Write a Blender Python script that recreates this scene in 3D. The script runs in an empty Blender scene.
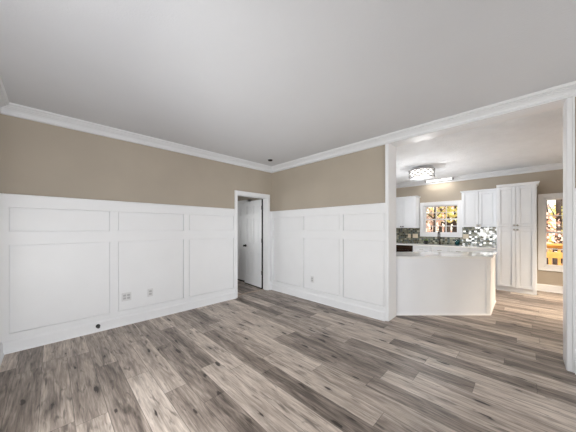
import bpy, bmesh, math, random
from mathutils import Vector, Matrix
C = bpy.context.scene.collection
S = bpy.context.scene
R = math.radians
random.seed(7)

# ------------------------------------------------------------------ camera
cam = bpy.data.cameras.new('camera')
cam.sensor_width = 36.0
cam.lens = 36.0 * 236.8 / 576.0
cam.shift_y = 12.46 / 576.0
cam.clip_start = 0.02
co = bpy.data.objects.new('camera', cam)
C.objects.link(co)
co.location = (0, 0, 1.37)
co.rotation_euler = (R(90), 0, R(45.02 - 90))
S.camera = co

# ------------------------------------------------------------------ world, sun, daylight, exposure
S.view_settings.view_transform = 'Standard'
S.view_settings.look = 'None'
S.view_settings.gamma = 1.0
S.view_settings.use_curve_mapping = False
S.view_settings.exposure = 0.10

w = bpy.data.worlds.new('sky')
S.world = w
w.use_nodes = True
nt = w.node_tree
nt.nodes.clear()
wo = nt.nodes.new('ShaderNodeOutputWorld')
bg = nt.nodes.new('ShaderNodeBackground')
tc = nt.nodes.new('ShaderNodeTexCoord')
sx = nt.nodes.new('ShaderNodeSeparateXYZ')
rp = nt.nodes.new('ShaderNodeValToRGB')
nt.links.new(tc.outputs['Generated'], sx.inputs[0])
nt.links.new(sx.outputs['Z'], rp.inputs[0])
rp.color_ramp.elements[0].position = 0.0
rp.color_ramp.elements[0].color = (1.0, 0.93, 0.78, 1)
rp.color_ramp.elements[1].position = 0.5
rp.color_ramp.elements[1].color = (0.72, 0.84, 1.0, 1)
nt.links.new(rp.outputs[0], bg.inputs[0])
bg.inputs[1].default_value = 1.8
nt.links.new(bg.outputs[0], wo.inputs[0])

sun = bpy.data.lights.new('sun', 'SUN')
sun.energy = 5.5
sun.angle = R(3)
sun.color = (1.0, 0.90, 0.74)
so = bpy.data.objects.new('sun', sun)
C.objects.link(so)
# late-afternoon sun from behind the main room, high enough that the house and the added eave shade its floors
so.rotation_euler = Vector((0.50, 0.16, -0.85)).to_track_quat('-Z', 'Y').to_euler()


def daylight(name, loc, direction, sx_, sy_, watts, col=(0.93, 0.97, 1.0)):
    """area lamp for light through one window, standing just outside its glass"""
    l = bpy.data.lights.new(name, 'AREA')
    l.shape = 'RECTANGLE'
    l.size = sx_
    l.size_y = sy_
    l.energy = watts
    l.color = col
    o = bpy.data.objects.new(name, l)
    C.objects.link(o)
    o.location = loc
    o.rotation_euler = Vector(direction).to_track_quat('-Z', 'Y').to_euler()
    return o


XL, YA, XB, YF = -0.415, 4.047, 3.53, -4.0     # main room planes
XB2 = 3.80                                     # kitchen side of the dividing wall
XK, YKL, YKR = 7.62, 4.0, -3.0                 # kitchen planes
H = 2.74

daylight('daylight_patio_door', (XL - 0.30, 1.45, 1.05), (1, 1.2, 0.32), 1.7, 2.0, 92, (0.96, 0.98, 1.0))
daylight('wall_patch_lamp', (XL - 0.50, 0.15, 1.22), (1.1, 3.9, 0.22), 0.4, 0.6, 60, (1.0, 0.98, 0.95)).data.spread = R(38)  # extra narrow lamp added to throw a soft patch on the back wall
daylight('daylight_left_window', (XL - 0.30, -2.1, 1.30), (0.75, 1, 0.42), 1.7, 1.6, 45, (0.96, 0.98, 1.0))
daylight('daylight_front_window', (0.55, YF - 0.30, 1.35), (-0.05, 1, 0.38), 1.3, 1.6, 60, (0.96, 0.98, 1.0))
daylight('daylight_front_window', (2.55, YF - 0.30, 1.35), (-0.1, 1, 0.5), 1.3, 1.6, 45, (0.96, 0.98, 1.0))
daylight('kitchen_floor_fill', (6.1, YKR - 0.25, 1.70), (0.12, 1, -0.75), 2.0, 0.8, 66, (1.0, 0.81, 0.60)).data.spread = R(70)  # warm aimed lamp added to brighten the kitchen floor, source unseen
daylight('daylight_kitchen_side', (5.5, YKL + 0.30, 1.5), (0, -1, -0.3), 1.4, 1.2, 70, (0.96, 0.98, 1.0))
daylight('daylight_sink_window', (XK + 0.45, 1.68, 2.3), (-1, 0, -0.35), 1.0, 0.7, 10, (1.0, 0.96, 0.9))
daylight('daylight_far_room', (1.2, 8.3, 1.5), (0, -1, 0), 1.4, 1.4, 60)


# ------------------------------------------------------------------ materials
def srgb(r, g, b):
    f = lambda c: (c / 255 / 12.92) if c / 255 <= 0.04045 else ((c / 255 + 0.055) / 1.055) ** 2.4
    return (f(r), f(g), f(b), 1)


def base_mat(name, rough=0.5, metal=0.0):
    m = bpy.data.materials.new(name)
    m.use_nodes = True
    p = m.node_tree.nodes['Principled BSDF']
    p.inputs['Roughness'].default_value = rough
    p.inputs['Metallic'].default_value = metal
    return m, m.node_tree, p


def N(t, kind, **kw):
    n = t.nodes.new(kind)
    for k, v in kw.items():
        setattr(n, k, v)
    return n


def paint(name, col, rough=0.5, var=0.03, scale=3.0, bump=0.0, bscale=200.0, metal=0.0, bdist=0.002):
    m, t, p = base_mat(name, rough, metal)
    tcn = N(t, 'ShaderNodeTexCoord')
    no = N(t, 'ShaderNodeTexNoise')
    no.inputs['Scale'].default_value = scale
    no.inputs['Detail'].default_value = 3
    t.links.new(tcn.outputs['Object'], no.inputs['Vector'])
    cr = N(t, 'ShaderNodeValToRGB')
    a = [max(0, c * (1 - var)) for c in col[:3]] + [1]
    b = [min(1, c * (1 + var)) for c in col[:3]] + [1]
    cr.color_ramp.elements[0].color = a
    cr.color_ramp.elements[1].color = b
    cr.color_ramp.elements[0].position = 0.3
    cr.color_ramp.elements[1].position = 0.7
    t.links.new(no.outputs[0], cr.inputs[0])
    t.links.new(cr.outputs[0], p.inputs['Base Color'])
    if bump:
        n2 = N(t, 'ShaderNodeTexNoise')
        n2.inputs['Scale'].default_value = bscale
        n2.inputs['Detail'].default_value = 2
        t.links.new(tcn.outputs['Object'], n2.inputs['Vector'])
        bp = N(t, 'ShaderNodeBump')
        bp.inputs['Strength'].default_value = bump
        bp.inputs['Distance'].default_value = bdist
        t.links.new(n2.outputs[0], bp.inputs['Height'])
        t.links.new(bp.outputs[0], p.inputs['Normal'])
    return m


def emit_mat(name, col, strength):
    m, t, p = base_mat(name, 0.4)
    p.inputs['Base Color'].default_value = col
    p.inputs['Emission Color'].default_value = col
    p.inputs['Emission Strength'].default_value = strength
    return m


def glass_mat(name, tint=(1, 1, 1, 1), gloss=0.08):
    m = bpy.data.materials.new(name)
    m.use_nodes = True
    t = m.node_tree
    t.nodes.clear()
    o = N(t, 'ShaderNodeOutputMaterial')
    tr = N(t, 'ShaderNodeBsdfTransparent')
    tr.inputs[0].default_value = tint
    gl = N(t, 'ShaderNodeBsdfGlossy')
    gl.inputs['Roughness'].default_value = 0.02
    fr = N(t, 'ShaderNodeFresnel')
    fr.inputs[0].default_value = 1.45
    mx = N(t, 'ShaderNodeMixShader')
    t.links.new(fr.outputs[0], mx.inputs[0])
    t.links.new(tr.outputs[0], mx.inputs[1])
    t.links.new(gl.outputs[0], mx.inputs[2])
    t.links.new(mx.outputs[0], o.inputs[0])
    return m


def math_node(t, op, a, b=None, c=None):
    n = N(t, 'ShaderNodeMath', operation=op)
    for i, v in enumerate((a, b, c)):
        if v is None:
            continue
        if isinstance(v, (int, float)):
            n.inputs[i].default_value = v
        else:
            t.links.new(v, n.inputs[i])
    return n.outputs[0]


def floor_mat():
    m, t, p = base_mat('vinyl_plank', 0.42)
    W, L = 0.182, 1.22
    tcn = N(t, 'ShaderNodeTexCoord')
    s = N(t, 'ShaderNodeSeparateXYZ')
    t.links.new(tcn.outputs['Object'], s.inputs[0])
    X, Y = s.outputs[0], s.outputs[1]
    xr = math_node(t, 'ADD', math_node(t, 'DIVIDE', X, W), 40.35)
    row = math_node(t, 'FLOOR', xr)
    fx = math_node(t, 'SUBTRACT', xr, row)
    wn = N(t, 'ShaderNodeTexWhiteNoise', noise_dimensions='1D')
    t.links.new(row, wn.inputs['W'])
    yr = math_node(t, 'ADD', math_node(t, 'ADD', math_node(t, 'DIVIDE', Y, L), wn.outputs['Value']), 20.0)
    colr = math_node(t, 'FLOOR', yr)
    fy = math_node(t, 'SUBTRACT', yr, colr)
    idv = N(t, 'ShaderNodeCombineXYZ')
    t.links.new(row, idv.inputs[0])
    t.links.new(colr, idv.inputs[1])
    wid = N(t, 'ShaderNodeTexWhiteNoise', noise_dimensions='3D')
    t.links.new(idv.outputs[0], wid.inputs['Vector'])
    r1 = wid.outputs['Value']
    sc = N(t, 'ShaderNodeSeparateColor')
    t.links.new(wid.outputs['Color'], sc.inputs[0])
    # plank coordinates, shifted per plank
    def coords(kx, ky, kz):
        c = N(t, 'ShaderNodeCombineXYZ')
        t.links.new(math_node(t, 'MULTIPLY', X, kx), c.inputs[0])
        t.links.new(math_node(t, 'MULTIPLY', Y, ky), c.inputs[1])
        t.links.new(math_node(t, 'MULTIPLY', r1, kz), c.inputs[2])
        return c.outputs[0]
    g1 = N(t, 'ShaderNodeTexNoise')           # fine grain
    g1.inputs['Scale'].default_value = 1.0
    g1.inputs['Detail'].default_value = 6
    g1.inputs['Roughness'].default_value = 0.65
    g1.inputs['Distortion'].default_value = 0.4
    t.links.new(coords(95, 5.0, 57), g1.inputs['Vector'])
    g2 = N(t, 'ShaderNodeTexNoise')           # broad streaks
    g2.inputs['Scale'].default_value = 1.0
    g2.inputs['Detail'].default_value = 3
    g2.inputs['Distortion'].default_value = 1.2
    t.links.new(coords(20, 2.2, 91), g2.inputs['Vector'])
    tone = math_node(t, 'ADD', math_node(t, 'MULTIPLY', r1, 0.58),
                     math_node(t, 'ADD', math_node(t, 'MULTIPLY', math_node(t, 'SUBTRACT', g1.outputs[0], 0.5), 1.1),
                               math_node(t, 'MULTIPLY', math_node(t, 'SUBTRACT', g2.outputs[0], 0.5), 1.15)))
    edge = math_node(t, 'SUBTRACT', math_node(t, 'ABSOLUTE', math_node(t, 'SUBTRACT', fx, 0.5)), 0.25)
    tone = math_node(t, 'ADD', tone, math_node(t, 'MULTIPLY', edge, math_node(t, 'MULTIPLY', sc.outputs[2], 0.75)))
    tone = math_node(t, 'ADD', tone, 0.215)
    cr = N(t, 'ShaderNodeValToRGB')
    e = cr.color_ramp.elements
    e[0].position = 0.0
    e[0].color = srgb(*FL[0])
    e[1].position = 1.0
    e[1].color = srgb(*FL[3])
    a = e.new(0.36); a.color = srgb(*FL[1])
    a = e.new(0.68); a.color = srgb(*FL[2])
    t.links.new(tone, cr.inputs[0])
    # knots: stretched cells, some of them dark
    vo = N(t, 'ShaderNodeTexVoronoi', feature='F1', voronoi_dimensions='2D')
    vo.inputs['Scale'].default_value = 1.0
    kc = N(t, 'ShaderNodeCombineXYZ')
    t.links.new(math_node(t, 'ADD', math_node(t, 'MULTIPLY', X, 7.5), math_node(t, 'MULTIPLY', r1, 33.0)), kc.inputs[0])
    t.links.new(math_node(t, 'ADD', math_node(t, 'MULTIPLY', Y, 2.1), math_node(t, 'MULTIPLY', sc.outputs[1], 41.0)), kc.inputs[1])
    t.links.new(kc.outputs[0], vo.inputs['Vector'])
    vs = N(t, 'ShaderNodeSeparateColor')
    t.links.new(vo.outputs['Color'], vs.inputs[0])
    kn = N(t, 'ShaderNodeTexNoise')
    kn.inputs['Scale'].default_value = 1.0
    kn.inputs['Detail'].default_value = 4
    t.links.new(coords(38, 8, 11), kn.inputs['Vector'])
    dist = math_node(t, 'ADD', vo.outputs['Distance'], math_node(t, 'MULTIPLY', math_node(t, 'SUBTRACT', kn.outputs[0], 0.5), 0.42))
    dist = math_node(t, 'SUBTRACT', dist, math_node(t, 'MULTIPLY', math_node(t, 'SUBTRACT', vs.outputs[1], 0.55), 0.10))
    core = N(t, 'ShaderNodeMapRange')
    core.inputs['From Min'].default_value = 0.05
    core.inputs['From Max'].default_value = 0.12
    core.inputs['To Min'].default_value = 0.96
    core.inputs['To Max'].default_value = 0.0
    t.links.new(dist, core.inputs['Value'])
    pick = math_node(t, 'GREATER_THAN', vs.outputs[0], 0.52)
    halo = N(t, 'ShaderNodeMapRange')
    halo.inputs['From Min'].default_value = 0.08
    halo.inputs['From Max'].default_value = 0.42
    halo.inputs['To Min'].default_value = 0.30
    halo.inputs['To Max'].default_value = 0.0
    t.links.new(dist, halo.inputs['Value'])
    kd = math_node(t, 'MULTIPLY', math_node(t, 'MAXIMUM', core.outputs[0], halo.outputs[0]), pick)
    # dark mineral streaks
    st = N(t, 'ShaderNodeTexNoise')
    st.inputs['Scale'].default_value = 1.0
    st.inputs['Detail'].default_value = 5
    st.inputs['Distortion'].default_value = 0.8
    t.links.new(coords(30, 4.5, 71), st.inputs['Vector'])
    sm = N(t, 'ShaderNodeMapRange')
    sm.inputs['From Min'].default_value = 0.575
    sm.inputs['From Max'].default_value = 0.70
    sm.inputs['To Min'].default_value = 0.0
    sm.inputs['To Max'].default_value = 0.62
    t.links.new(st.outputs[0], sm.inputs['Value'])
    kd = math_node(t, 'MAXIMUM', kd, sm.outputs[0])
    mk = N(t, 'ShaderNodeMix', data_type='RGBA')
    t.links.new(kd, mk.inputs['Factor'])
    t.links.new(cr.outputs[0], mk.inputs['A'])
    mk.inputs['B'].default_value = srgb(44, 35, 30)
    # seams
    ex = math_node(t, 'MULTIPLY', math_node(t, 'MINIMUM', fx, math_node(t, 'SUBTRACT', 1.0, fx)), W)
    ey = math_node(t, 'MULTIPLY', math_node(t, 'MINIMUM', fy, math_node(t, 'SUBTRACT', 1.0, fy)), L)
    ed = math_node(t, 'MINIMUM', ex, ey)
    sg = N(t, 'ShaderNodeMapRange')
    sg.inputs['From Min'].default_value = 0.0008
    sg.inputs['From Max'].default_value = 0.0028
    sg.inputs['To Min'].default_value = 0.62
    sg.inputs['To Max'].default_value = 0.0
    t.links.new(ed, sg.inputs['Value'])
    ms = N(t, 'ShaderNodeMix', data_type='RGBA')
    t.links.new(sg.outputs[0], ms.inputs['Factor'])
    t.links.new(mk.outputs['Result'], ms.inputs['A'])
    ms.inputs['B'].default_value = srgb(48, 40, 36)
    t.links.new(ms.outputs['Result'], p.inputs['Base Color'])
    bp = N(t, 'ShaderNodeBump')
    bp.inputs['Strength'].default_value = 0.25
    bp.inputs['Distance'].default_value = 0.002
    t.links.new(math_node(t, 'SUBTRACT', g1.outputs[0], sg.outputs[0]), bp.inputs['Height'])
    t.links.new(bp.outputs[0], p.inputs['Normal'])
    return m


FL = [(90, 80, 73), (142, 129, 119), (183, 169, 157), (216, 203, 191)]


def mosaic_mat():
    m, t, p = base_mat('glass_mosaic', 0.06)
    p.inputs['IOR'].default_value = 2.1
    tcn = N(t, 'ShaderNodeTexCoord')
    s = N(t, 'ShaderNodeSeparateXYZ')
    t.links.new(tcn.outputs['Object'], s.inputs[0])
    TW, TH = 0.058, 0.047
    zr = math_node(t, 'DIVIDE', s.outputs[2], TH)
    row = math_node(t, 'FLOOR', zr)
    wn = N(t, 'ShaderNodeTexWhiteNoise', noise_dimensions='1D')
    t.links.new(row, wn.inputs['W'])
    yr = math_node(t, 'ADD', math_node(t, 'DIVIDE', s.outputs[1], TW), wn.outputs['Value'])
    col = math_node(t, 'FLOOR', yr)
    fz = math_node(t, 'SUBTRACT', zr, row)
    fy = math_node(t, 'SUBTRACT', yr, col)
    c = N(t, 'ShaderNodeCombineXYZ')
    t.links.new(row, c.inputs[0])
    t.links.new(col, c.inputs[1])
    wid = N(t, 'ShaderNodeTexWhiteNoise', noise_dimensions='3D')
    t.links.new(c.outputs[0], wid.inputs['Vector'])
    cr = N(t, 'ShaderNodeValToRGB')
    cr.color_ramp.interpolation = 'CONSTANT'
    e = cr.color_ramp.elements
    e[0].color = srgb(74, 80, 70)
    e[1].position = 0.86
    e[1].color = srgb(176, 176, 160)
    for pos, cc in ((0.2, (120, 124, 108)), (0.4, (100, 112, 110)), (0.58, (146, 146, 128)), (0.74, (100, 96, 78))):
        a = e.new(pos)
        a.color = srgb(*cc)
    t.links.new(wid.outputs['Value'], cr.inputs[0])
    g = math_node(t, 'MINIMUM',
                  math_node(t, 'MULTIPLY', math_node(t, 'MINIMUM', fy, math_node(t, 'SUBTRACT', 1.0, fy)), TW),
                  math_node(t, 'MULTIPLY', math_node(t, 'MINIMUM', fz, math_node(t, 'SUBTRACT', 1.0, fz)), TH))
    gm = math_node(t, 'LESS_THAN', g, 0.0025)
    mx = N(t, 'ShaderNodeMix', data_type='RGBA')
    t.links.new(gm, mx.inputs['Factor'])
    t.links.new(cr.outputs[0], mx.inputs['A'])
    mx.inputs['B'].default_value = srgb(120, 118, 108)
    t.links.new(mx.outputs['Result'], p.inputs['Base Color'])
    # every tile is set at a slightly different tilt
    geo = N(t, 'ShaderNodeNewGeometry')
    sub = N(t, 'ShaderNodeVectorMath', operation='SUBTRACT')
    t.links.new(wid.outputs['Color'], sub.inputs[0])
    sub.inputs[1].default_value = (0.5, 0.5, 0.5)
    scl = N(t, 'ShaderNodeVectorMath', operation='SCALE')
    t.links.new(sub.outputs[0], scl.inputs[0])
    scl.inputs['Scale'].default_value = 0.10
    ad = N(t, 'ShaderNodeVectorMath', operation='ADD')
    t.links.new(geo.outputs['Normal'], ad.inputs[0])
    t.links.new(scl.outputs[0], ad.inputs[1])
    nm = N(t, 'ShaderNodeVectorMath', operation='NORMALIZE')
    t.links.new(ad.outputs[0], nm.inputs[0])
    t.links.new(nm.outputs[0], p.inputs['Normal'])
    rg = math_node(t, 'ADD', math_node(t, 'MULTIPLY', gm, 0.6), 0.06)
    t.links.new(rg, p.inputs['Roughness'])
    return m


M = {}
M['taupe'] = paint('taupe_wall_paint', srgb(172, 162, 148), 0.7, 0.03, 2.0, 0.15, 160)
M['white_trim'] = paint('white_trim_paint', srgb(230, 231, 233), 0.38, 0.01, 4.0)
M['ceiling'] = paint('ceiling_paint', srgb(212, 213, 216), 0.85, 0.012, 2.0, 0.35, 90, bdist=0.004)
M['stipple'] = paint('stippled_ceiling_paint', srgb(236, 239, 243), 0.85, 0.03, 5.0, 0.9, 34, bdist=0.018)
M['crown'] = paint('crown_paint', srgb(222, 223, 225), 0.45, 0.01, 4.0)
M['floor'] = floor_mat()
M['mosaic'] = mosaic_mat()
M['cabinet'] = paint('white_cabinet_paint', srgb(225, 228, 232), 0.35, 0.01, 5.0)
M['quartz'] = paint('white_polished_quartz', srgb(236, 236, 236), 0.06, 0.04, 7.0)
M['panel_grey'] = paint('pale_grey_panel_paint', srgb(228, 230, 234), 0.45, 0.01, 4.0)
M['black'] = paint('black_metal', srgb(22, 21, 20), 0.35, 0.1, 30, metal=0.4)
M['nickel'] = paint('brushed_nickel', srgb(150, 146, 140), 0.3, 0.06, 40, metal=1.0)
M['bronze'] = paint('dark_bronze', srgb(52, 44, 40), 0.3, 0.1, 30, metal=0.8)
M['chrome'] = paint('grey_chrome', srgb(150, 150, 152), 0.3, 0.05, 30, metal=0.5)
M['blackglass'] = paint('black_glass', srgb(46, 33, 27), 0.12, 0.15, 10)
M['plate'] = paint('white_plastic', srgb(214, 214, 215), 0.4, 0.01, 10)
M['grey_plastic'] = paint('grey_plastic', srgb(128, 128, 128), 0.5, 0.02, 10)
M['ivory'] = paint('ivory_plastic', srgb(226, 214, 192), 0.4, 0.01, 10)
M['socket'] = paint('pale_grey_socket', srgb(176, 176, 178), 0.4, 0.01, 10)
M['slot'] = paint('dark_slot', srgb(60, 58, 56), 0.5, 0.02, 10)
M['strip'] = paint('tan_threshold', srgb(170, 152, 136), 0.5, 0.05, 20)
M['pane'] = glass_mat('window_glass')
M['teal'] = glass_mat('teal_glass', srgb(176, 224, 230))
M['diffuser'] = emit_mat('glowing_crystal', (1.0, 0.97, 0.93, 1), 1.1)
M['tube'] = emit_mat('glowing_tube', (1.0, 0.97, 0.92, 1), 1.6)
M['pot'] = paint('black_ceramic', srgb(28, 27, 26), 0.3, 0.1, 20)
M['leaf'] = paint('green_leaf', srgb(96, 124, 42), 0.5, 0.35, 60)
M['cedar'] = paint('orange_cedar', srgb(246, 188, 108), 0.6, 0.15, 8)
M['bark'] = paint('dark_bark', srgb(70, 60, 54), 0.9, 0.3, 8, 0.8, 20, bdist=0.03)
M['fol_yellow'] = paint('yellow_leaves', srgb(240, 232, 140), 0.6, 0.25, 2)
M['fol_orange'] = paint('orange_leaves', srgb(246, 204, 186), 0.6, 0.25, 2)
M['fol_olive'] = paint('olive_leaves', srgb(150, 142, 74), 0.6, 0.35, 2)
M['ground'] = paint('leaf_litter', srgb(176, 128, 84), 0.95, 0.35, 3, 0.5, 20, bdist=0.02)
M['shield_paint'] = paint('sun_shield_paint', srgb(200, 196, 188), 0.7, 0.03, 3)


# ------------------------------------------------------------------ mesh helpers
class MB:
    def __init__(self):
        self.bm = bmesh.new()

    def box(self, x0, x1, y0, y1, z0, z1, bev=0.0):
        r = bmesh.ops.create_cube(self.bm, size=1.0)
        vs = r['verts']
        for v in vs:
            v.co = Vector(((x0 + x1) / 2 + v.co.x * (x1 - x0), (y0 + y1) / 2 + v.co.y * (y1 - y0), (z0 + z1) / 2 + v.co.z * (z1 - z0)))
        if bev:
            es = list({e for v in vs for e in v.link_edges})
            bmesh.ops.bevel(self.bm, geom=es, offset=bev, segments=2, profile=0.5, affect='EDGES')
        return self

    def cyl(self, p0, p1, r0, r1=None, seg=20, cap=True):
        r1 = r0 if r1 is None else r1
        p0, p1 = Vector(p0), Vector(p1)
        d = p1 - p0
        r = bmesh.ops.create_cone(self.bm, cap_ends=cap, segments=seg, radius1=r0, radius2=r1, depth=d.length)
        mt = Matrix.Translation((p0 + p1) / 2) @ d.to_track_quat('Z', 'Y').to_matrix().to_4x4()
        bmesh.ops.transform(self.bm, matrix=mt, verts=r['verts'])
        return self

    def sphere(self, c, r, sub=2, sc=(1, 1, 1)):
        q = bmesh.ops.create_icosphere(self.bm, subdivisions=sub, radius=r)
        for v in q['verts']:
            v.co = Vector((c[0] + v.co.x * sc[0], c[1] + v.co.y * sc[1], c[2] + v.co.z * sc[2]))
        return self

    def prism(self, poly, z0, z1):
        lo = [self.bm.verts.new((x, y, z0)) for x, y in poly]
        hi = [self.bm.verts.new((x, y, z1)) for x, y in poly]
        self.bm.faces.new(lo[::-1])
        self.bm.faces.new(hi)
        n = len(poly)
        for i in range(n):
            self.bm.faces.new((lo[i], lo[(i + 1) % n], hi[(i + 1) % n], hi[i]))
        return self

    def sweep(self, prof, pts, side):
        """profile (out, z) run along a horizontal polyline; 'side' +1 puts 'out' to the left of travel; mitred corners"""
        pts = [Vector((p[0], p[1])) for p in pts]
        n = len(pts)
        rings = []
        for i, p in enumerate(pts):
            dirs = []
            if i > 0:
                dirs.append((pts[i] - pts[i - 1]).normalized())
            if i < n - 1:
                dirs.append((pts[i + 1] - pts[i]).normalized())
            ns = [Vector((-d.y, d.x)) * side for d in dirs]
            if len(ns) == 2:
                b = (ns[0] + ns[1]).normalized()
                b = b / max(0.2, b.dot(ns[0]))
            else:
                b = ns[0]
            rings.append([self.bm.verts.new((p.x + b.x * o, p.y + b.y * o, z)) for o, z in prof])
        k = len(prof)
        for i in range(n - 1):
            for j in range(k):
                self.bm.faces.new((rings[i][j], rings[i][(j + 1) % k], rings[i + 1][(j + 1) % k], rings[i + 1][j]))
        self.bm.faces.new(rings[0][::-1])
        self.bm.faces.new(rings[-1])
        return self

    def tube(self, pts, r, seg=10):
        for a, b in zip(pts[:-1], pts[1:]):
            self.cyl(a, b, r, seg=seg)
        for p in pts[1:-1]:
            self.sphere(p, r, 1)
        return self

    def lathe(self, prof, c=(0, 0, 0), seg=32):
        rings = []
        for r, z in prof:
            rings.append([self.bm.verts.new((c[0] + r * math.cos(2 * math.pi * i / seg), c[1] + r * math.sin(2 * math.pi * i / seg), c[2] + z)) for i in range(seg)])
        for a, b in zip(rings[:-1], rings[1:]):
            for i in range(seg):
                self.bm.faces.new((a[i], a[(i + 1) % seg], b[(i + 1) % seg], b[i]))
        self.bm.faces.new(rings[0][::-1])
        self.bm.faces.new(rings[-1])
        return self

    def build(self, name, m, parent=None, smooth=False):
        bmesh.ops.recalc_face_normals(self.bm, faces=self.bm.faces[:])
        me = bpy.data.meshes.new(name)
        self.bm.to_mesh(me)
        self.bm.free()
        me.materials.append(m)
        if smooth:
            for p in me.polygons:
                p.use_smooth = True
        o = bpy.data.objects.new(name, me)
        C.objects.link(o)
        if parent:
            o.parent = parent
        return o


def tag(o, label, cat, group=None, kind=None):
    o['label'] = label
    o['category'] = cat
    if group:
        o['group'] = group
    if kind:
        o['kind'] = kind
    return o


def struct(o, label=None, cat=None):
    o['kind'] = 'structure'
    if label:
        o['label'] = label
    if cat:
        o['category'] = cat
    return o


def empty(name, loc, rz=0.0):
    o = bpy.data.objects.new(name, None)
    o.empty_display_size = 0.1
    C.objects.link(o)
    o.location = loc
    o.rotation_euler = (0, 0, rz)
    return o


def copy_tree(o, parent=None):
    c = o.copy()
    C.objects.link(c)
    if parent:
        c.parent = parent
    for ch in list(o.children):
        copy_tree(ch, c)
    return c


def wall(name, axis, p0, p1, a0, a1, z0, z1, holes, m, label):
    """wall slab between planes p0..p1 across 'axis', running a0..a1, with openings (a, b, z, z)"""
    mb = MB()
    cuts = sorted({a0, a1} | {h[0] for h in holes} | {h[1] for h in holes})
    for u, v in zip(cuts[:-1], cuts[1:]):
        mid = (u + v) / 2
        hs = sorted([(h[2], h[3]) for h in holes if h[0] < mid < h[1]])
        z = z0
        spans = []
        for lo, hi in hs:
            if lo > z:
                spans.append((z, lo))
            z = hi
        if z < z1:
            spans.append((z, z1))
        for lo, hi in spans:
            if axis == 'x':
                mb.box(p0, p1, u, v, lo, hi)
            else:
                mb.box(u, v, p0, p1, lo, hi)
    return struct(mb.build(name, m), label, 'wall')


# ------------------------------------------------------------------ large structure
T = 0.14
fl = MB().box(XL - T, XK + T, YF - T, 8.6, -0.12, 0.0).build('floor', M['floor'])
struct(fl, 'grey brown wood look plank floor running through both rooms', 'floor')
struct(MB().box(XL - T, XB2, YF - T, YA + 0.06, H, H + 0.1).build('ceiling_main', M['ceiling']), 'smooth pale grey ceiling of the empty front room', 'ceiling')
struct(MB().box(XB2, XK + T, YKR - T, YKL + T, H, H + 0.1).build('ceiling_kitchen', M['stipple']), 'white stippled ceiling of the kitchen', 'ceiling')
struct(MB().box(0.0, XB2, YA + 0.06, 8.6, H, H + 0.1).build('ceiling_hall', M['ceiling']), 'ceiling of the room behind the open door', 'ceiling')

DL, DR, DH = 2.596, 3.384, 2.05       # hall doorway
YH = YA + 0.12
OL, OR, OH = 1.432, -0.295, 2.652    # wide opening to the kitchen
wall('wall_left', 'x', XL - T, XL, YF, YA, 0, H, [(0.55, 2.35, 0.03, 2.08), (-2.95, -1.25, 0.55, 2.1)], M['taupe'], 'wall just left of the viewpoint')
wall('wall_back', 'y', YA, YH, XL - T, XB, 0, H, [(DL, DR, 0.0, DH)], M['taupe'], 'taupe wall with white panelling and the open door')
wall('wall_right', 'x', XB, XB2, YF, YH, 0, H, [(OR, OL, 0.0, OH)], M['taupe'], 'taupe wall with the wide opening to the kitchen')
wall('wall_front', 'y', YF - T, YF, XL - T, XB2, 0, H, [(-0.1, 1.2, 0.6, 2.1), (1.9, 3.2, 0.6, 2.1)], M['taupe'], 'wall behind the viewpoint')
KW = (1.265, 2.085, 1.235, 2.035)    # sink window opening (y, y, z, z), set below from its glass
wall('wall_kitchen_back', 'x', XK, XK + T, YKR - T, YKL + T, 0, H, [(1.245, 2.10, 1.225, 2.04), (-1.10, -0.295, 0.515, 2.06)], M['taupe'], 'taupe kitchen wall with two windows')
wall('wall_kitchen_left', 'y', YKL, YKL + T, XB2, XK, 0, H, [(4.7, 6.3, 0.9, 2.1)], M['taupe'], 'kitchen wall hidden left of the opening')
wall('wall_kitchen_right', 'y', YKR - T, YKR, XB2, XK, 0, H, [(4.8, 7.0, 0.03, 2.08)], M['taupe'], 'kitchen wall hidden right of the opening')
wall('wall_hall_right', 'x', 3.56, 3.70, YH, 8.6, 0, H, [], M['taupe'], 'wall behind the open panelled door')
wall('wall_hall_left', 'x', 0.0, 0.14, YH, 8.6, 0, H, [], M['taupe'], 'far side wall of the room past the door')
wall('wall_hall_back', 'y', 8.0, 8.14, 0.14, 3.56, 0, H, [(0.5, 1.9, 0.8, 2.1)], M['taupe'], 'end wall of the room past the door')

# crown moulding, mitred round the room
prof = [(0, H - 0.118), (0.026, H - 0.118), (0.030, H - 0.111), (0.026, H - 0.102), (0.010, H - 0.100), (0.012, H - 0.088), (0.022, H - 0.070), (0.038, H - 0.053), (0.052, H - 0.046), (0.052, H - 0.041), (0.068, H - 0.040), (0.072, H - 0.034), (0.068, H - 0.028), (0.082, H - 0.026), (0.092, H - 0.014), (0.092, H), (0, H)]
struct(MB().sweep(prof, [(XL, YF), (XL, YA), (XB, YA), (XB, YF)], -1).build('trim_1', M['crown']), 'white crown moulding round the front room', 'crown moulding')
struct(MB().sweep(prof, [(XB2, YKL), (XK, YKL), (XK, YKR), (XB2, YKR)], -1).build('trim_2', M['crown']), 'white crown moulding along the kitchen wall', 'crown moulding')

# wainscot: backing board, stiles and rails, cap
ZC = 1.752
RB = 0.135      # top of baseboard


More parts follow.
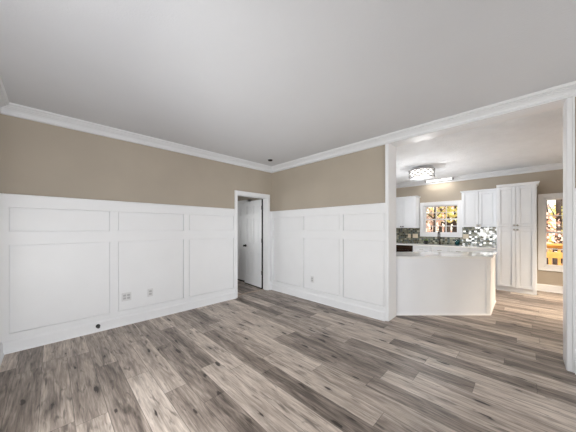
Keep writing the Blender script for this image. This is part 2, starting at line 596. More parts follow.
def wainscot(name, axis, plane, sgn, a0, a1, stiles, label):
    """axis 'y': wall plane at y=plane running along x; sgn gives the room side"""
    mb = MB()

    def bx(u0, u1, d0, d1, z0, z1, bev=0.0):
        lo, hi = sorted((plane + sgn * d0, plane + sgn * d1))
        if axis == 'y':
            mb.box(u0, u1, lo, hi, z0, z1, bev)
        else:
            mb.box(lo, hi, u0, u1, z0, z1, bev)
    bx(a0, a1, 0.0, 0.006, 0.0, ZC - 0.006)
    t = 0.028
    bx(a0, a1, 0.0, t, 1.605, ZC - 0.012, 0.0015)
    bx(a0, a1, 0.0, t, 1.187, 1.335, 0.0015)
    bx(a0, a1, 0.0, t, 0.12, 0.206, 0.0015)
    for s0, s1 in stiles:
        for z0, z1 in ((0.2, 1.19), (1.33, 1.61)):
            bx(s0, s1, 0.0, t - 0.001, z0, z1, 0.0015)
    g = 0.0075          # added groove whose depth makes a shade line round every panel
    for (p0, p1), (q0, q1) in zip(sorted(stiles)[:-1], sorted(stiles)[1:]):
        for z0, z1 in ((0.206, 1.187), (1.335, 1.605)):
            bx(p1 + g, q0 - g, 0.0, 0.018, z0 + g, z1 - g, 0.001)
    bx(a0, a1, 0.0, 0.040, ZC - 0.014, ZC, 0.003)
    return struct(mb.build(name, M['white_trim']), label, 'wainscot')


wainscot('trim_3', 'y', YA, -1, XL, 2.551, [(XL, -0.330), (0.567, 0.660), (1.559, 1.651), (2.525, 2.551)], 'white panelled wainscot on the wall left of the door')
wainscot('trim_4', 'y', YA, -1, 3.44, XB, [(3.44, 3.46), (XB - 0.03, XB)], 'narrow white wainscot strip right of the door')
wainscot('trim_5', 'x', XB, -1, 1.466, YA, [(3.965, YA), (3.075, 3.14), (2.185, 2.252), (1.466, 1.48)], 'white panelled wainscot between the corner and the kitchen opening')
wainscot('trim_6', 'x', XB, -1, YF, -0.334, [(-0.36, -0.334), (-1.3, -1.21), (-2.2, -2.11), (-3.1, -3.01)], 'white wainscot right of the kitchen opening')


def baseboard(name, pts, side, label, h=RB, th=0.044):
    pr = [(0, 0), (th + 0.012, 0), (th + 0.010, 0.010), (th, 0.018), (th, h - 0.022), (th - 0.006, h - 0.010), (th - 0.012, h), (0, h)]
    return struct(MB().sweep(pr, pts, side).build(name, M['white_trim']), label, 'baseboard')


baseboard('baseboard_left', [(XL, YF), (XL, 0.5)], -1, 'white baseboard of the wall behind the viewpoint')
baseboard('baseboard_back', [(XL, 2.4), (XL, YA), (2.551, YA)], -1, 'white baseboard under the panelling left of the door')
baseboard('baseboard_right', [(3.44, YA), (XB, YA), (XB, 1.466)], -1, 'white baseboard between the corner and the kitchen opening')
baseboard('baseboard_front', [(XB, -0.334), (XB, YF), (XL, YF)], -1, 'white baseboard right of the kitchen opening')
baseboard('baseboard_kitchen', [(XK, -0.18), (XK, YKR)], -1, 'white baseboard below the tall kitchen window', 0.15, 0.016)
baseboard('baseboard_hall', [(3.56, YH), (3.56, 4.88)], 1, 'baseboard behind the open door', 0.13, 0.014)

# wide opening: jamb lining and casings
mb = MB()
mb.box(XB - 0.006, XB2 + 0.006, OL - 0.012, OL, 0, OH)
mb.box(XB - 0.006, XB2 + 0.006, OR, OR + 0.012, 0, OH)
mb.box(XB - 0.006, XB2 + 0.006, OR, OL, OH - 0.012, OH)
for (y0, y1) in ((OL - 0.009, 1.466), (-0.334, OR + 0.009)):
    for xa, xb in ((XB - 0.020, XB), (XB2, XB2 + 0.015)):
        mb.box(xa, xb, y0, y1, 0, H - 0.117 if xa < XB else OH + 0.01, 0.003)
    mb.box(XB - 0.028, XB, *((y1 - 0.013, y1) if y0 > 0 else (y0, y0 + 0.013)), 0, H - 0.117, 0.003)
mb.box(XB - 0.02, XB, OR, OL, OH + 0.003, OH + 0.03, 0.003)
mb.box(XB2, XB2 + 0.02, OR - 0.06, OL + 0.06, OH + 0.003, OH + 0.06, 0.003)
struct(mb.build('trim_7', M['white_trim']), 'white casing and jambs of the wide kitchen opening', 'opening casing')

# hall doorway casing
mb = MB()
mb.box(2.551, DL + 0.008, YA - 0.036, YA, 0, DH + 0.07, 0.004)
mb.box(DR - 0.008, 3.44, YA - 0.036, YA, 0, DH + 0.07, 0.004)
mb.box(DL, DR, YA - 0.034, YA, DH - 0.008, DH + 0.07, 0.004)
mb.box(DL, DL + 0.014, YA - 0.01, YH + 0.002, 0, DH)
mb.box(DR - 0.014, DR, YA - 0.01, YH + 0.002, 0, DH)
mb.box(DL, DR, YA - 0.01, YH + 0.002, DH - 0.014, DH)
struct(mb.build('trim_8', M['white_trim']), 'white casing round the hall doorway', 'door casing')
struct(MB().prism([(DL, YA + 0.10), (DR, YA + 0.10), (DR, YA + 0.145), (DL, YA + 0.145)], 0.0, 0.006).build('trim_9', M['strip']), 'thin tan threshold strip across the hall doorway', 'threshold')


# ------------------------------------------------------------------ doors
def panel_door(root, wd, ht, th=0.035):
    """leaf in local coords: x 0..wd from the hinge edge, y 0..th, faces at y=0 and y=th"""
    mb = MB()
    mb.box(0.0, wd, 0.011, th - 0.011, 0, ht)
    st, mid = 0.105, 0.095
    xs = [(st, (wd - mid) / 2), ((wd + mid) / 2, wd - st)]
    zs = [(0.20, 0.80), (0.98, ht - 0.42), (ht - 0.32, ht - 0.12)]
    for y0, y1 in ((0.0, 0.012), (th - 0.012, th)):
        mb.box(0, st, y0, y1, 0, ht, 0.002)
        mb.box(wd - st, wd, y0, y1, 0, ht, 0.002)
        mb.box((wd - mid) / 2, (wd + mid) / 2, y0, y1, 0, ht, 0.002)
        for z0, z1 in ((0, zs[0][0]), (zs[0][1], zs[1][0]), (zs[1][1], zs[2][0]), (zs[2][1], ht)):
            mb.box(0, wd, y0 + (0.0004 if y0 == 0 else 0), y1 - (0.0004 if y0 else 0), z0, z1, 0.002)
        for x0, x1 in xs:
            for z0, z1 in zs:
                f = 0.03
                mb.box(x0 + f, x1 - f, 0.004 if y0 == 0 else th - 0.012, 0.012 if y0 == 0 else th - 0.004, z0 + f, z1 - f, 0.004)
    return mb.build('door_leaf', M['white_trim'], root)


def knob(root, x, y, z, sgn):
    k = MB().cyl((x, y, z), (x, y + sgn * 0.008, z), 0.032, seg=20).cyl((x, y, z), (x, y + sgn * 0.04, z), 0.011, seg=12)
    k.sphere((x, y + sgn * 0.05, z), 0.027, 2, (1, 0.8, 1))
    return k.build('door_knob', M['black'], root, True)


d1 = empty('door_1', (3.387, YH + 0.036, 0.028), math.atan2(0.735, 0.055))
struct(d1, 'white panelled door standing open in the hall doorway', 'door')
leaf = panel_door(d1, 0.74, 2.0)
# visible face is the +y local side (facing west)
knob(d1, 0.68, 0.035, 0.92, 1)
knob(d1, 0.68, 0.0, 0.92, -1)
for z in (0.34, 1.07, 1.81):
    hb = MB()
    hb.cyl((-0.014, 0.016, z - 0.055), (-0.014, 0.016, z + 0.055), 0.014, seg=12)
    hb.box(-0.030, 0.004, -0.014, 0.036, z - 0.045, z + 0.045)
    hb.build('hinge', M['black'], d1)

MB().box(0.002, 0.738, 0.003, 0.032, -0.022, 0.0).build('under_door_shade', M['black'], d1)  # black strip put in for the shade under the leaf
MB().box(-0.020, -0.0005, -0.002, 0.030, -0.02, 2.0).build('hinge_gap_shade', M['black'], d1)  # black strip standing in for the shade in the hinge gap

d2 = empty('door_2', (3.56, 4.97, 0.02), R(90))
struct(d2, 'white closed door on the wall past the open door', 'door')
panel_door(d2, 0.74, 2.0).location = (0, 0.0, 0)
mb = MB()
for x0, x1, z0, z1 in ((-0.075, 0.0, -0.02, 2.08), (0.74, 0.815, -0.02, 2.08), (-0.075, 0.815, 2.005, 2.08)):
    mb.box(x0, x1, 0.0, 0.05, z0, z1, 0.004)
mb.build('door_casing', M['white_trim'], d2)
MB().box(-0.075, 0.815, -0.01, 0.056, -0.02, 0.006).build('threshold', M['black'], d2)  # black strip drawn in as the shade line below this door


# ------------------------------------------------------------------ windows
def window(name, loc, rz, gw, gh, z0, cols, rows, label, casing=0.085, sashw=0.035, split=0.5, depth=T):
    """local x runs along the wall, +y points outdoors, glass from x 0..gw and z z0..z0+gh; wall inner face at y=0"""
    r = empty(name, (loc[0], loc[1], 0), rz)
    struct(r, label, 'window')
    s = sashw
    ow = 0.02
    c = MB()
    x0, x1, za, zb = -s - ow + 0.012, gw + s + ow - 0.012, z0 - s - ow + 0.012, z0 + gh + s + ow - 0.012
    k = casing
    c.box(x0 - k, x0, -0.022, 0, za - k, zb + k, 0.004)
    c.box(x1, x1 + k, -0.022, 0, za - k, zb + k, 0.004)
    c.box(x0, x1, -0.0215, 0, zb, zb + k, 0.004)
    c.box(x0, x1, -0.0215, 0, za - k, za, 0.004)
    q = 0.016
    c.box(x0 - k - 0.002, x0 - k + q, -0.03, 0, za - k - 0.002, zb + k + 0.002, 0.003)
    c.box(x1 + k - q, x1 + k + 0.002, -0.03, 0, za - k - 0.002, zb + k + 0.002, 0.003)
    c.box(x0 - k, x1 + k, -0.0295, 0, zb + k - q, zb + k + 0.002, 0.003)
    c.box(x0 - k, x1 + k, -0.0295, 0, za - k - 0.002, za - k + q, 0.003)
    c.build('casing', M['white_trim'], r)
    f = MB()
    f.box(x0, x0 + ow, -0.002, depth, za, zb)
    f.box(x1 - ow, x1, -0.002, depth, za, zb)
    f.box(x0, x1, -0.002, depth, zb - ow, zb)
    f.box(x0, x1, -0.002, depth + 0.02, za, za + ow)
    f.build('frame', M['white_trim'], r)
    zm = z0 + gh * split
    mr = 0.034
    for nm, a, b, y in (('lower_sash', z0, zm - mr / 2, 0.045), ('upper_sash', zm + mr / 2, z0 + gh, 0.085)):
        sh = MB()
        lo = s if nm == 'lower_sash' else mr
        hi = mr if nm == 'lower_sash' else s
        sh.box(-s, 0, y, y + 0.032, a - lo, b + hi, 0.003)
        sh.box(gw, gw + s, y, y + 0.032, a - lo, b + hi, 0.003)
        sh.box(0, gw, y, y + 0.0315, a - lo, a, 0.003)
        sh.box(0, gw, y, y + 0.0315, b, b + hi, 0.003)
        for i in range(1, cols):
            x = gw * i / cols
            sh.box(x - 0.009, x + 0.009, y + 0.006, y + 0.026, a, b)
        nr = rows // 2
        for i in range(1, nr):
            z = a + (b - a) * i / nr
            sh.box(0, gw, y + 0.0065, y + 0.0255, z - 0.009, z + 0.009)
        so_ = sh.build(nm, M['white_trim'], r)
        MB().box(-0.004, gw + 0.004, y + 0.014, y + 0.018, a - 0.004, b + 0.004).build('pane', M['pane'], so_)
    return r


RM = -math.pi / 2
window('window_1', (XK, 2.030), RM, 0.743, 0.715, 1.268, 3, 4, 'small gridded window over the kitchen sink')
window('window_2', (XK, -0.335), RM, 0.725, 1.41, 0.583, 3, 4, 'tall kitchen window right of the pantry', split=0.497)
window('window_3', (XL, 0.61), math.pi / 2, 1.68, 1.93, 0.09, 2, 2, 'large window left of the viewpoint', split=0.5)
window('window_4', (XL, -2.89), math.pi / 2, 1.58, 1.43, 0.61, 2, 2, 'left wall window behind the viewpoint')
window('window_5', (1.14, YF), math.pi, 1.18, 1.38, 0.66, 2, 2, 'front wall window near the left corner')
window('window_6', (3.14, YF), math.pi, 1.18, 1.38, 0.66, 2, 2, 'front wall window near the right corner')
window('window_7', (6.94, YKR), math.pi, 2.08, 1.93, 0.09, 2, 2, 'large unseen kitchen window added right of the opening for side light')  # out of view, added to let side light into the kitchen
window('window_8', (4.76, YKL), 0, 1.48, 1.08, 0.96, 2, 2, 'kitchen window hidden left of the opening')
window('window_9', (0.56, 8.0), 0, 1.28, 1.18, 0.86, 2, 2, 'window of the room past the door')


# ------------------------------------------------------------------ kitchen cabinets
def shaker(name, root, x0, x1, z0, z1, y=0.0, m=None, fr=0.058):
    mb = MB()
    x0, x1 = x0 + 0.0015, x1 - 0.0015
    mb.box(x0, x0 + fr, y - 0.024, y, z0, z1, 0.0025)
    mb.box(x1 - fr, x1, y - 0.024, y, z0, z1, 0.0025)
    mb.box(x0 + fr, x1 - fr, y - 0.0238, y, z1 - fr, z1, 0.0025)
    mb.box(x0 + fr, x1 - fr, y - 0.0238, y, z0, z0 + fr, 0.0025)
    mb.box(x0 + fr, x1 - fr, y - 0.004, y, z0 + fr, z1 - fr)
    q = 0.007
    mb.box(x0 + fr + q, x1 - fr - q, y - 0.014, y, z0 + fr + q, z1 - fr - q, 0.002)
    return mb.build(name, m or M['cabinet'], root)


def small_knob(par, x, y, z, m=None):
    y -= 0.004
    k = MB().cyl((x, y + 0.004, z), (x, y - 0.018, z), 0.007, seg=10)
    k.cyl((x, y - 0.016, z), (x, y - 0.022, z), 0.012, 0.019, seg=16).cyl((x, y - 0.022, z), (x, y - 0.032, z), 0.019, 0.013, seg=16)
    return k.build('knob', m or M['nickel'], par)


def cabinet(name, label, cat, xf, yl, wd, dp, z0, z1, crown=0.05, group=None, ends=(True, True)):
    r = empty(name, (xf, yl, 0), RM)
    tag(r, label, cat, group)
    MB().box(0, wd, 0, dp, z0, z1, 0.002).build('cabinet_body', M['cabinet'], r)
    if crown:
        c = MB()
        k = crown * 0.8
        pr = [(0, z1 - crown), (0.4 * k, z1 - crown), (0.5 * k, z1 - crown + 0.012), (0.95 * k, z1 - 0.012), (k, z1), (0, z1)]
        c.sweep([(o * 1.0, z) for o, z in pr], ([(0, dp - 0.002)] if ends[0] else []) + [(0, 0), (wd, 0)] + ([(wd, dp - 0.002)] if ends[1] else []), -1)
        c.build('crown_moulding', M['cabinet'], r)
    return r


# tall pantry
p = cabinet('pantry_cabinet', 'tall white pantry cabinet with four shaker doors right of the counter', 'cabinet', 7.02, 0.449, 0.622, 0.598, 0.09, 2.33, ends=(False, True))
for x0, x1, kx in ((0.012, 0.309, 0.285), (0.313, 0.610, 0.337)):
    d = shaker('door', p, x0, x1, 1.412, 2.268)
    small_knob(d, kx, -0.02, 1.436)
    d = shaker('door', p, x0, x1, 0.105, 1.368)
    small_knob(d, kx, -0.02, 1.343)
MB().box(0.0, 0.622, 0.03, 0.06, 0.0, 0.092).box(-0.0, 0.622, 0.04, 0.59, 0.0, 0.09).build('toe_kick', M['cabinet'], p)

# wall cabinets
p = cabinet('upper_cabinet', 'white two-door wall cabinet between the sink window and the pantry', 'cabinet', 7.29, 1.127, 0.674, 0.329, 1.405, 2.30, 0.035, 'white wall cabinets over the counter', (True, False))
for x0, x1, kx in ((0.01, 0.336, 0.312), (0.340, 0.664, 0.364)):
    d = shaker('door', p, x0, x1, 1.41, 2.258)
    small_knob(d, kx, -0.02, 1.45)
p = cabinet('upper_cabinet', 'white two-door wall cabinet left of the sink window', 'cabinet', 7.29, 2.905, 0.73, 0.329, 1.385, 2.295, 0.035, 'white wall cabinets over the counter')
for x0, x1, kx in ((0.01, 0.362, 0.335), (0.366, 0.722, 0.392)):
    d = shaker('door', p, x0, x1, 1.39, 2.253)
    small_knob(d, kx, -0.02, 1.425, M['black'])

# base cabinets along the back wall
CT0, CT1 = 0.90, 0.935
XC = 7.045


def base(label, yl, wd, cols, drawers=True):
    r = empty('base_cabinet', (XC, yl, 0), RM)
    tag(r, label, 'cabinet', 'white base cabinets under the back counter')
    MB().box(0, wd, 0, XK - XC - 0.002, 0.1, CT0 - 0.001, 0.002).box(0, wd, 0.06, XK - XC - 0.002, 0.0, 0.1).build('cabinet_body', M['cabinet'], r)
    cw = wd / cols
    for i in range(cols):
        x0, x1 = i * cw + 0.006, (i + 1) * cw - 0.006
        d = shaker('drawer', r, x0, x1, 0.735, 0.885, fr=0.03)
        MB().cyl((0.5 * (x0 + x1) - 0.05, -0.045, 0.81), (0.5 * (x0 + x1) + 0.05, -0.045, 0.81), 0.005, seg=8).cyl((0.5 * (x0 + x1) - 0.04, -0.045, 0.81), (0.5 * (x0 + x1) - 0.04, -0.018, 0.81), 0.004, seg=8).cyl((0.5 * (x0 + x1) + 0.04, -0.045, 0.81), (0.5 * (x0 + x1) + 0.04, -0.018, 0.81), 0.004, seg=8).build('handle', M['nickel'], d)
        d = shaker('door', r, x0, x1, 0.11, 0.725)
        small_knob(d, x1 - 0.03 if i % 2 == 0 else x0 + 0.03, -0.02, 0.69)
    return r


base('white base cabinet between the dishwasher and the sink faucet', 2.185, 0.44, 1)
base('wide white base cabinet below the sink window', 1.743, 0.80, 2)
base('white base cabinet beside the tall pantry', 0.941, 0.49, 1)
base('white base cabinet left of the black dishwasher', 3.40, 0.60, 1)

r = empty('dishwasher', (XC, 2.795, 0), RM)
tag(r, 'black built-in dishwasher under the left end of the back counter', 'dishwasher')
MB().box(0.003, 0.602, 0.0, 0.55, 0.09, CT0 - 0.003).build('tub', M['black'], r)
MB().box(0.006, 0.599, -0.03, 0.0, 0.11, 0.73, 0.004).build('door', M['blackglass'], r)
cp = MB().box(0.006, 0.599, -0.035, 0.0, 0.735, 0.885, 0.006).build('control_panel', M['blackglass'], r)
MB().cyl((0.08, -0.06, 0.775), (0.53, -0.06, 0.775), 0.009, seg=12).cyl((0.1, -0.06, 0.775), (0.1, -0.03, 0.775), 0.006, seg=8).cyl((0.51, -0.06, 0.775), (0.51, -0.03, 0.775), 0.006, seg=8).build('handle', M['bronze'], r)
MB().box(0.01, 0.595, 0.05, 0.54, 0.0, 0.09).build('toe_kick', M['black'], r)

ct = MB().box(XC - 0.03, XK, 0.451, 3.42, CT0, CT1, 0.003).build('countertop', M['quartz'])
tag(ct, 'long white polished countertop along the back wall under the sink window', 'countertop')
bs = MB().box(XK - 0.012, XK, 0.451, 1.175, CT1, 1.404).box(XK - 0.012, XK, 1.175, 2.170, CT1, 1.145).box(XK - 0.012, XK, 2.170, 3.42, CT1, 1.404).build('trim_10', M['mosaic'])
struct(bs, 'green grey glass mosaic backsplash above the back counter', 'backsplash')

# peninsula with a diagonal front
A0, A1, A2, A3, A4 = (XB2 + 0.03, 1.467), (4.903, 0.394), (5.925, 0.400), (4.335, 1.99), (XB2 + 0.03, 1.99)
pen = empty('kitchen_peninsula', (4.6, 1.1, 0))
tag(pen, 'white angled kitchen peninsula with glossy top standing in the opening', 'peninsula')


def loc2(p):
    return (p[0] - 4.6, p[1] - 1.1)


def build_pen():
    pts = [loc2(q) for q in (A0, A1, A2, A3, A4)]
    MB().prism(pts, 0.0, 0.894).build('cabinet_body', M['panel_grey'], pen)
    # countertop overhangs 2 cm
    def off(poly, d):
        out = []
        n = len(poly)
        for i in range(n):
            a, b, c = Vector(poly[i - 1]), Vector(poly[i]), Vector(poly[(i + 1) % n])
            e0, e1 = (b - a).normalized(), (c - b).normalized()
            n0, n1 = Vector((e0.y, -e0.x)), Vector((e1.y, -e1.x))
            bb = (n0 + n1).normalized()
            bb = bb / bb.dot(n0)
            out.append((b.x + bb.x * d, b.y + bb.y * d))
        return out
    # orientation: A0..A4 runs counter-clockwise, so outward is to the right
    top = off(pts, 0.022)
    top[0] = (loc2(A0)[0] - 0.0, top[0][1])
    top[-1] = (loc2(A4)[0] - 0.0, top[-1][1])
    MB().prism(top, 0.895, 0.928).build('countertop', M['quartz'], pen)
    b = MB()
    pr = [(0, 0), (0.016, 0), (0.014, 0.012), (0.004, 0.024), (0, 0.024)]
    b.sweep(pr, pts[:3], -1)
    b.build('shoe_moulding', M['white_trim'], pen)
    d0 = (Vector(pts[0]) - Vector(pts[1])).normalized()
    d1_ = (Vector(pts[2]) - Vector(pts[1])).normalized()
    n0, n1 = Vector((d0.y, -d0.x)), Vector((d1_.y, -d1_.x))
    n0 = -n0 if n0.x > 0 else n0
    c, c2 = Vector(pts[1]), Vector(pts[2])
    for a, dd, nn in ((c, d0, n0), (c, d1_, n1), (c2, -d1_, n1)):
        q = [a, a + dd * 0.06, a + dd * 0.06 + nn * 0.008, a + nn * 0.008]
        MB().prism([(v.x, v.y) for v in q], 0.024, 0.893).build('corner_trim', M['white_trim'], pen)


build_pen()

# ------------------------------------------------------------------ lights of the kitchen
fx = empty('ceiling_light', (5.9, 1.647, H))
tag(fx, 'round crystal drum ceiling light glowing on the kitchen ceiling', 'ceiling light')
MB().lathe([(0.10, -0.004), (0.10, -0.03), (0.22, -0.032), (0.22, -0.045)], seg=40).build('canopy', M['plate'], fx)
MB().lathe([(0.235, -0.24), (0.235, -0.05)], seg=48).build('crystal_shade', M['diffuser'], fx)
for nm, z in (('top_ring', -0.06), ('bottom_ring', -0.235)):
    MB().lathe([(0.25, z - 0.008), (0.262, z - 0.008), (0.262, z + 0.008), (0.25, z + 0.008), (0.245, z), (0.25, z - 0.0079)], seg=48).build(nm, M['chrome'], fx)
lb = MB()
n = 12
for i in range(n):
    for s in (1, -1):
        pts = []
        for j in range(7):
            a = 2 * math.pi * (i + s * j / 6 * 2) / n
            pts.append((0.25 * math.cos(a), 0.25 * math.sin(a), -0.06 - 0.17 * j / 6))
        for q0, q1 in zip(pts[:-1], pts[1:]):
            lb.cyl(q0, q1, 0.007, seg=5)
lb.build('lattice', M['grey_plastic'], fx)
pl = bpy.data.lights.new('drum_bulb', 'POINT')
pl.energy = 40
pl.color = (1.0, 1.0, 1.0)
pl.shadow_soft_size = 0.22
po = bpy.data.objects.new('drum_bulb', pl)
C.objects.link(po)
po.location = (5.9, 1.647, H - 0.36)

st = empty('strip_light', (7.47, 1.66, 2.685))
tag(st, 'long white strip light glowing above the sink window', 'strip light')
MB().box(-0.05, 0.05, -0.335, 0.335, 0.02, 0.055, 0.004).build('housing', M['plate'], st)
MB().cyl((0, -0.30, 0.0), (0, 0.30, 0.0), 0.022, seg=16).build('tube', M['tube'], st, True)
for s in (-1, 1):
    MB().box(-0.03, 0.03, min(s * 0.30, s * 0.335), max(s * 0.30, s * 0.335), -0.026, 0.022, 0.004).build('end_cap', M['grey_plastic'], st)
sl = bpy.data.lights.new('strip_tube', 'AREA')
sl.shape = 'RECTANGLE'
sl.size = 0.05
sl.size_y = 0.6
sl.energy = 3
sl.color = (1.0, 0.95, 0.87)
slo = bpy.data.objects.new('strip_tube', sl)
C.objects.link(slo)
slo.location = (7.47, 1.66, 2.655)


# ------------------------------------------------------------------ small objects
def plate(name, label, loc, rz, wd, ht, m, kind, group=None, cat='outlet'):
    """wall plate, local -y faces the room"""
    r = empty(name, loc, rz)
    tag(r, label, cat, group)
    MB().box(-wd / 2, wd / 2, -0.007, 0, -ht / 2, ht / 2, 0.002).build('cover_plate', m, r)
    if kind == 'duplex':
        for z in (-0.02, 0.02):
            MB().box(-0.017, 0.017, -0.010, -0.006, z - 0.014, z + 0.014, 0.003).build('socket', M['socket'] if m is M['plate'] else m, r)
    elif kind == 'double':
        for x in (-0.024, 0.024):
            for z in (-0.02, 0.02):
                MB().box(x - 0.017, x + 0.017, -0.010, -0.006, z - 0.014, z + 0.014, 0.003).build('socket', M['socket'] if m is M['plate'] else m, r)
    elif kind == 'rocker':
        nx = (0,) if wd < 0.1 else (-0.023, 0.023)
        for x in nx:
            MB().box(x - 0.016, x + 0.016, -0.011, -0.006, -0.033, 0.033, 0.003).build('switch', m, r)
    return r


plate('wall_outlet', 'wide white double outlet low on the panelling, left of a single outlet', (0.761, YA - 0.018, 0.396), 0, 0.115, 0.118, M['plate'], 'double')
plate('wall_outlet', 'narrow white outlet low in the middle panel of the wall left of the door', (1.065, YA - 0.018, 0.397), 0, 0.072, 0.118, M['plate'], 'duplex')
plate('wall_outlet', 'white outlet low on the panelled wall between the corner and the kitchen', (XB - 0.018, 2.858, 0.402), RM, 0.072, 0.118, M['plate'], 'duplex')
plate('wall_outlet', 'narrow ivory outlet on the mosaic backsplash under the left wall cabinet', (XK - 0.012, 2.455, 1.149), RM, 0.08, 0.12, M['ivory'], 'duplex')
plate('light_switch', 'wide ivory switch plate on the mosaic backsplash beside the sink window', (XK - 0.012, 2.290, 1.152), RM, 0.14, 0.12, M['ivory'], 'rocker', cat='switch')
plate('wall_outlet', 'ivory outlet on the mosaic backsplash just right of the sink window', (XK - 0.012, 1.085, 1.165), RM, 0.125, 0.12, M['ivory'], 'double')

ds = empty('door_stop', (0.437, YA - 0.044, 0.077))
tag(ds, 'small black door stop on the baseboard left of the outlets', 'door stop')
MB().cyl((0, 0, 0), (0, -0.010, 0), 0.024, seg=20).build('base_plate', M['black'], ds)
MB().cyl((0, -0.01, 0), (0, -0.045, 0), 0.010, seg=14).build('rod', M['black'], ds)
MB().cyl((0, -0.042, 0), (0, -0.058, 0), 0.017, seg=16).build('rubber_tip', M['slot'], ds)

cs = empty('ceiling_fitting', (3.072, 3.571, H))
tag(cs, 'small dark round fitting on the ceiling by the far corner', 'ceiling fitting')
MB().lathe([(0.055, 0.0), (0.055, -0.006), (0.048, -0.010)], seg=32).build('trim_ring', M['ceiling'], cs)
MB().lathe([(0.046, -0.004), (0.046, -0.022), (0.034, -0.032), (0.02, -0.034)], seg=32).build('cap', M['bronze'], cs)

fc = empty('faucet', (7.45, 1.632, CT1))
tag(fc, 'dark bronze gooseneck faucet standing below the sink window', 'faucet')
MB().lathe([(0.034, 0.0), (0.034, 0.012), (0.026, 0.03), (0.022, 0.08)], seg=20).build('base', M['bronze'], fc, True)
pts = [(0, 0, 0.06), (0, 0, 0.27)]
for i in range(1, 9):
    a = math.pi * i / 8
    pts.append((-0.085 + 0.085 * math.cos(a), 0, 0.27 + 0.085 * math.sin(a)))
pts.append((-0.17, 0, 0.20))
MB().tube(pts, 0.0135).build('spout', M['bronze'], fc, True)
MB().cyl((-0.17, 0, 0.24), (-0.17, 0, 0.14), 0.016, 0.02, seg=14).build('spray_head', M['bronze'], fc, True)
MB().cyl((0, 0.0, 0.05), (0, 0.045, 0.055), 0.009, seg=10).cyl((0, 0.045, 0.05), (0.0, 0.075, 0.13), 0.008, 0.006, seg=10).build('handle', M['bronze'], fc, True)

pp = empty('potted_plant', (7.33, 1.935, CT1))
tag(pp, 'small green plant in a black pot on the counter left of the faucet', 'plant')
MB().lathe([(0.042, 0.0), (0.05, 0.01), (0.058, 0.10), (0.06, 0.105), (0.052, 0.105), (0.05, 0.09)], seg=24).build('pot', M['pot'], pp, True)
lf = MB()
for i in range(46):
    a = random.uniform(0, 2 * math.pi)
    el = random.uniform(0.2, 1.3)
    L = random.uniform(0.04, 0.085)
    d = Vector((math.cos(a) * math.cos(el), math.sin(a) * math.cos(el), math.sin(el)))
    s = d.cross(Vector((0, 0, 1))).normalized() * 0.012
    b = Vector((math.cos(a) * 0.02, math.sin(a) * 0.02, 0.085))
    up = s.cross(d).normalized() * 0.004
    v = [lf.bm.verts.new(q) for q in (b, b + d * L * 0.5 + s + up, b + d * L, b + d * L * 0.5 - s + up)]
    lf.bm.faces.new(v)
lf.build('foliage', M['leaf'], pp)['kind'] = 'stuff'

jr = empty('glass_jar', (7.40, 1.235, CT1))
tag(jr, 'pale teal glass jar on the counter right of the faucet', 'jar')
MB().lathe([(0.044, 0.0), (0.05, 0.006), (0.05, 0.125), (0.04, 0.148), (0.036, 0.15), (0.036, 0.146), (0.046, 0.12), (0.046, 0.012)], seg=28).build('body', M['teal'], jr, True)
MB().lathe([(0.038, 0.15), (0.04, 0.152), (0.04, 0.172), (0.012, 0.178)], seg=24).build('lid', M['nickel'], jr, True)

# ------------------------------------------------------------------ outdoors
gr = MB().box(XK + T, 60, -40, 45, -0.9, -0.75).build('ground', M['ground'])
struct(gr, 'leaf covered ground outside the kitchen', 'ground')
dk = MB()
for i in range(14):
    x = XK + T + 0.02 + i * 0.145
    dk.box(x, x + 0.138, -4.0, 0.6, -0.14, -0.11)
dk.box(XK + T, 9.75, -4.0, -3.9, -0.75, -0.14)
dk.box(XK + T, 9.75, 0.5, 0.6, -0.75, -0.14)
dk.box(9.65, 9.75, -3.9, 0.5, -0.75, -0.14)
struct(dk.build('deck', M['cedar']), 'orange cedar deck outside the tall window', 'deck')

rl = empty('deck_railing', (9.5, -1.7, -0.11))
tag(rl, 'orange cedar deck railing seen through the tall kitchen window', 'railing')
MB().box(-0.07, 0.07, -2.2, 2.2, 1.02, 1.075, 0.005).box(-0.02, 0.02, -2.2, 2.2, 0.95, 1.02).build('top_rail', M['cedar'], rl)
MB().box(-0.022, 0.022, -2.2, 2.2, 0.69, 0.845, 0.004).build('middle_rail', M['cedar'], rl)
MB().box(-0.022, 0.022, -2.2, 2.2, 0.44, 0.51, 0.004).build('bottom_rail', M['cedar'], rl)
for y in (-2.2, 0.0, 2.2):
    MB().box(-0.05, 0.05, y - 0.05, y + 0.05, 0.0, 1.02, 0.005).build('post', M['cedar'], rl)
for i in range(1, 27):
    y = -2.2 + i * 0.163
    if abs(y) < 0.06:
        continue
    MB().box(-0.018, 0.018, y - 0.026, y + 0.026, 0.46, 0.96).build('baluster', M['cedar'], rl)


def trunk_mesh(h, r, lean, branches, rng):
    mb = MB()
    pts = [Vector((0, 0, 0))]
    nseg = 7
    for i in range(1, nseg + 1):
        f = i / nseg
        pts.append(Vector((lean * f * f * h + rng.uniform(-.06, .06), rng.uniform(-.08, .08), f * h)))
    for i in range(nseg):
        r0 = r * (1 - 0.75 * i / nseg) * (1.25 if i == 0 else 1)
        r1 = r * (1 - 0.75 * (i + 1) / nseg)
        mb.cyl(pts[i], pts[i + 1], r0, r1, seg=12)
    for k in range(branches):
        i = rng.randint(2, nseg - 1)
        a = rng.uniform(0, 2 * math.pi)
        L = rng.uniform(0.9, 2.0)
        e = pts[i] + Vector((math.cos(a) * L, math.sin(a) * L, L * 0.6))
        mb.cyl(pts[i], e, r * 0.3, r * 0.08, seg=7)
    return mb


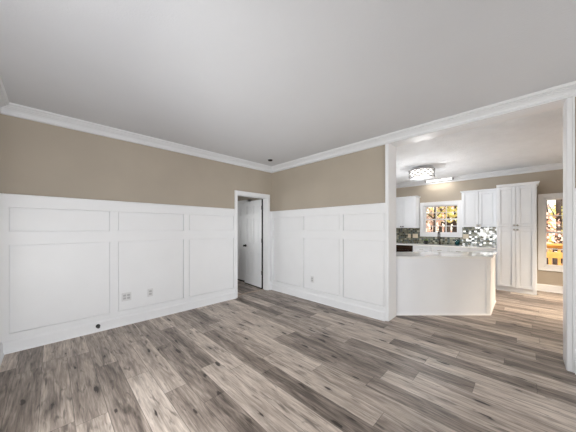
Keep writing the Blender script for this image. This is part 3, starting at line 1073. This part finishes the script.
def leaf_cloud(clumps, per, size, rng):
    mb = MB()
    for c, rad in clumps:
        for _ in range(per):
            d = Vector((rng.gauss(0, 1), rng.gauss(0, 1), rng.gauss(0, 1))).normalized()
            p_ = Vector(c) + d * rad * rng.uniform(0.3, 1.0)
            nrm = Vector((rng.gauss(0, 1), rng.gauss(0, 1), rng.gauss(0, 1))).normalized()
            t1 = nrm.orthogonal().normalized() * size * rng.uniform(0.6, 1.2)
            t2 = nrm.cross(t1).normalized() * size * rng.uniform(0.4, 0.8)
            v = [mb.bm.verts.new(q) for q in (p_ - t1, p_ + t2, p_ + t1, p_ - t2)]
            mb.bm.faces.new(v)
    return mb


def tree(x, y, h, r, lean, mats, label, seed, lo=0.9, n=11, spread=1.3, name='tree', hi=None):
    rng = random.Random(seed)
    o = empty(name, (x, y, -0.75))
    tag(o, label, 'tree', 'autumn trees outside the kitchen windows')
    trunk_mesh(h, r, lean, 5, rng).build('trunk', M['bark'], o, True)
    cl = [((rng.uniform(-1, 1) * spread, rng.uniform(-1, 1) * spread, rng.uniform(lo, hi or h)), rng.uniform(0.3, 0.62)) for _ in range(n)]
    leaf_cloud(cl, 90, 0.085, rng).build('foliage', mats, o)['kind'] = 'stuff'
    return o


Y_, O_, G_ = M['fol_yellow'], M['fol_orange'], M['fol_olive']
tree(14.0, -0.905, 8, 0.10, 0.0, Y_, 'yellow tree with thick dark trunk down the tall window', 1, 3.3, 8)
tree(17.5, -0.75, 8, 0.10, 0.02, Y_, 'yellow leaved tree left of the thick trunk in the tall window', 2, 2.3, 13, 0.9, hi=4.8)
tree(13.2, -0.35, 5, 0.06, 0.02, O_, 'orange leaved sapling low at the left of the tall window', 3, 1.5, 8, 0.5, hi=2.6)
tree(16.5, -1.75, 8, 0.12, 0.0, G_, 'olive leaved tree right of the thick trunk in the tall window', 4, 1.6, 12, 0.7)
tree(13.0, 3.02, 6, 0.07, 0.03, G_, 'olive tree at the upper left of the sink window', 5, 2.8, 9, 0.8)
tree(14.5, 2.86, 8, 0.17, 0.0, Y_, 'dark trunked tree in the middle of the sink window', 6, 3.2, 12)
tree(13.6, 3.35, 4, 0.05, 0.02, O_, 'pink orange tree at the lower left of the sink window', 7, 1.4, 9, 0.55)
tree(15.4, 2.55, 8, 0.24, -0.01, Y_, 'thick dark tree at the right of the sink window', 8, 3.2, 10)
tree(13.2, 2.12, 7, 0.08, 0.03, Y_, 'slim leaning tree at the right edge of the sink window', 9, 2.4, 9, 0.8)
tree(15.0, 3.30, 8, 0.07, 0.0, G_, 'slim dark trunk left of the middle of the sink window', 15, 4.5, 7)
tree(14.8, 2.42, 8, 0.06, 0.01, G_, 'slim dark trunk beside the thick tree in the sink window', 16, 3.6, 7)
tree(21.0, 4.6, 9, 0.13, 0.01, O_, 'distant orange tree seen left in the sink window', 10, 1.5, 22, 2.2)
tree(22.0, 3.1, 9, 0.13, 0.01, Y_, 'distant pale yellow tree seen right in the sink window', 11, 1.5, 20, 2.0)
tree(22.0, -1.6, 9, 0.14, 0.0, Y_, 'distant pale yellow tree behind the deck railing', 12, 0.8, 26, 2.2)

struct(MB().box(XL - T - 2.1, XL - T, YF - 0.5, YA + 0.5, 2.5, 2.62).build('sun_shield', M['shield_paint']), 'added unseen eave blocking the sun at the left wall', 'sun_shield')  # unseen slab added to keep the sun off the front room floor
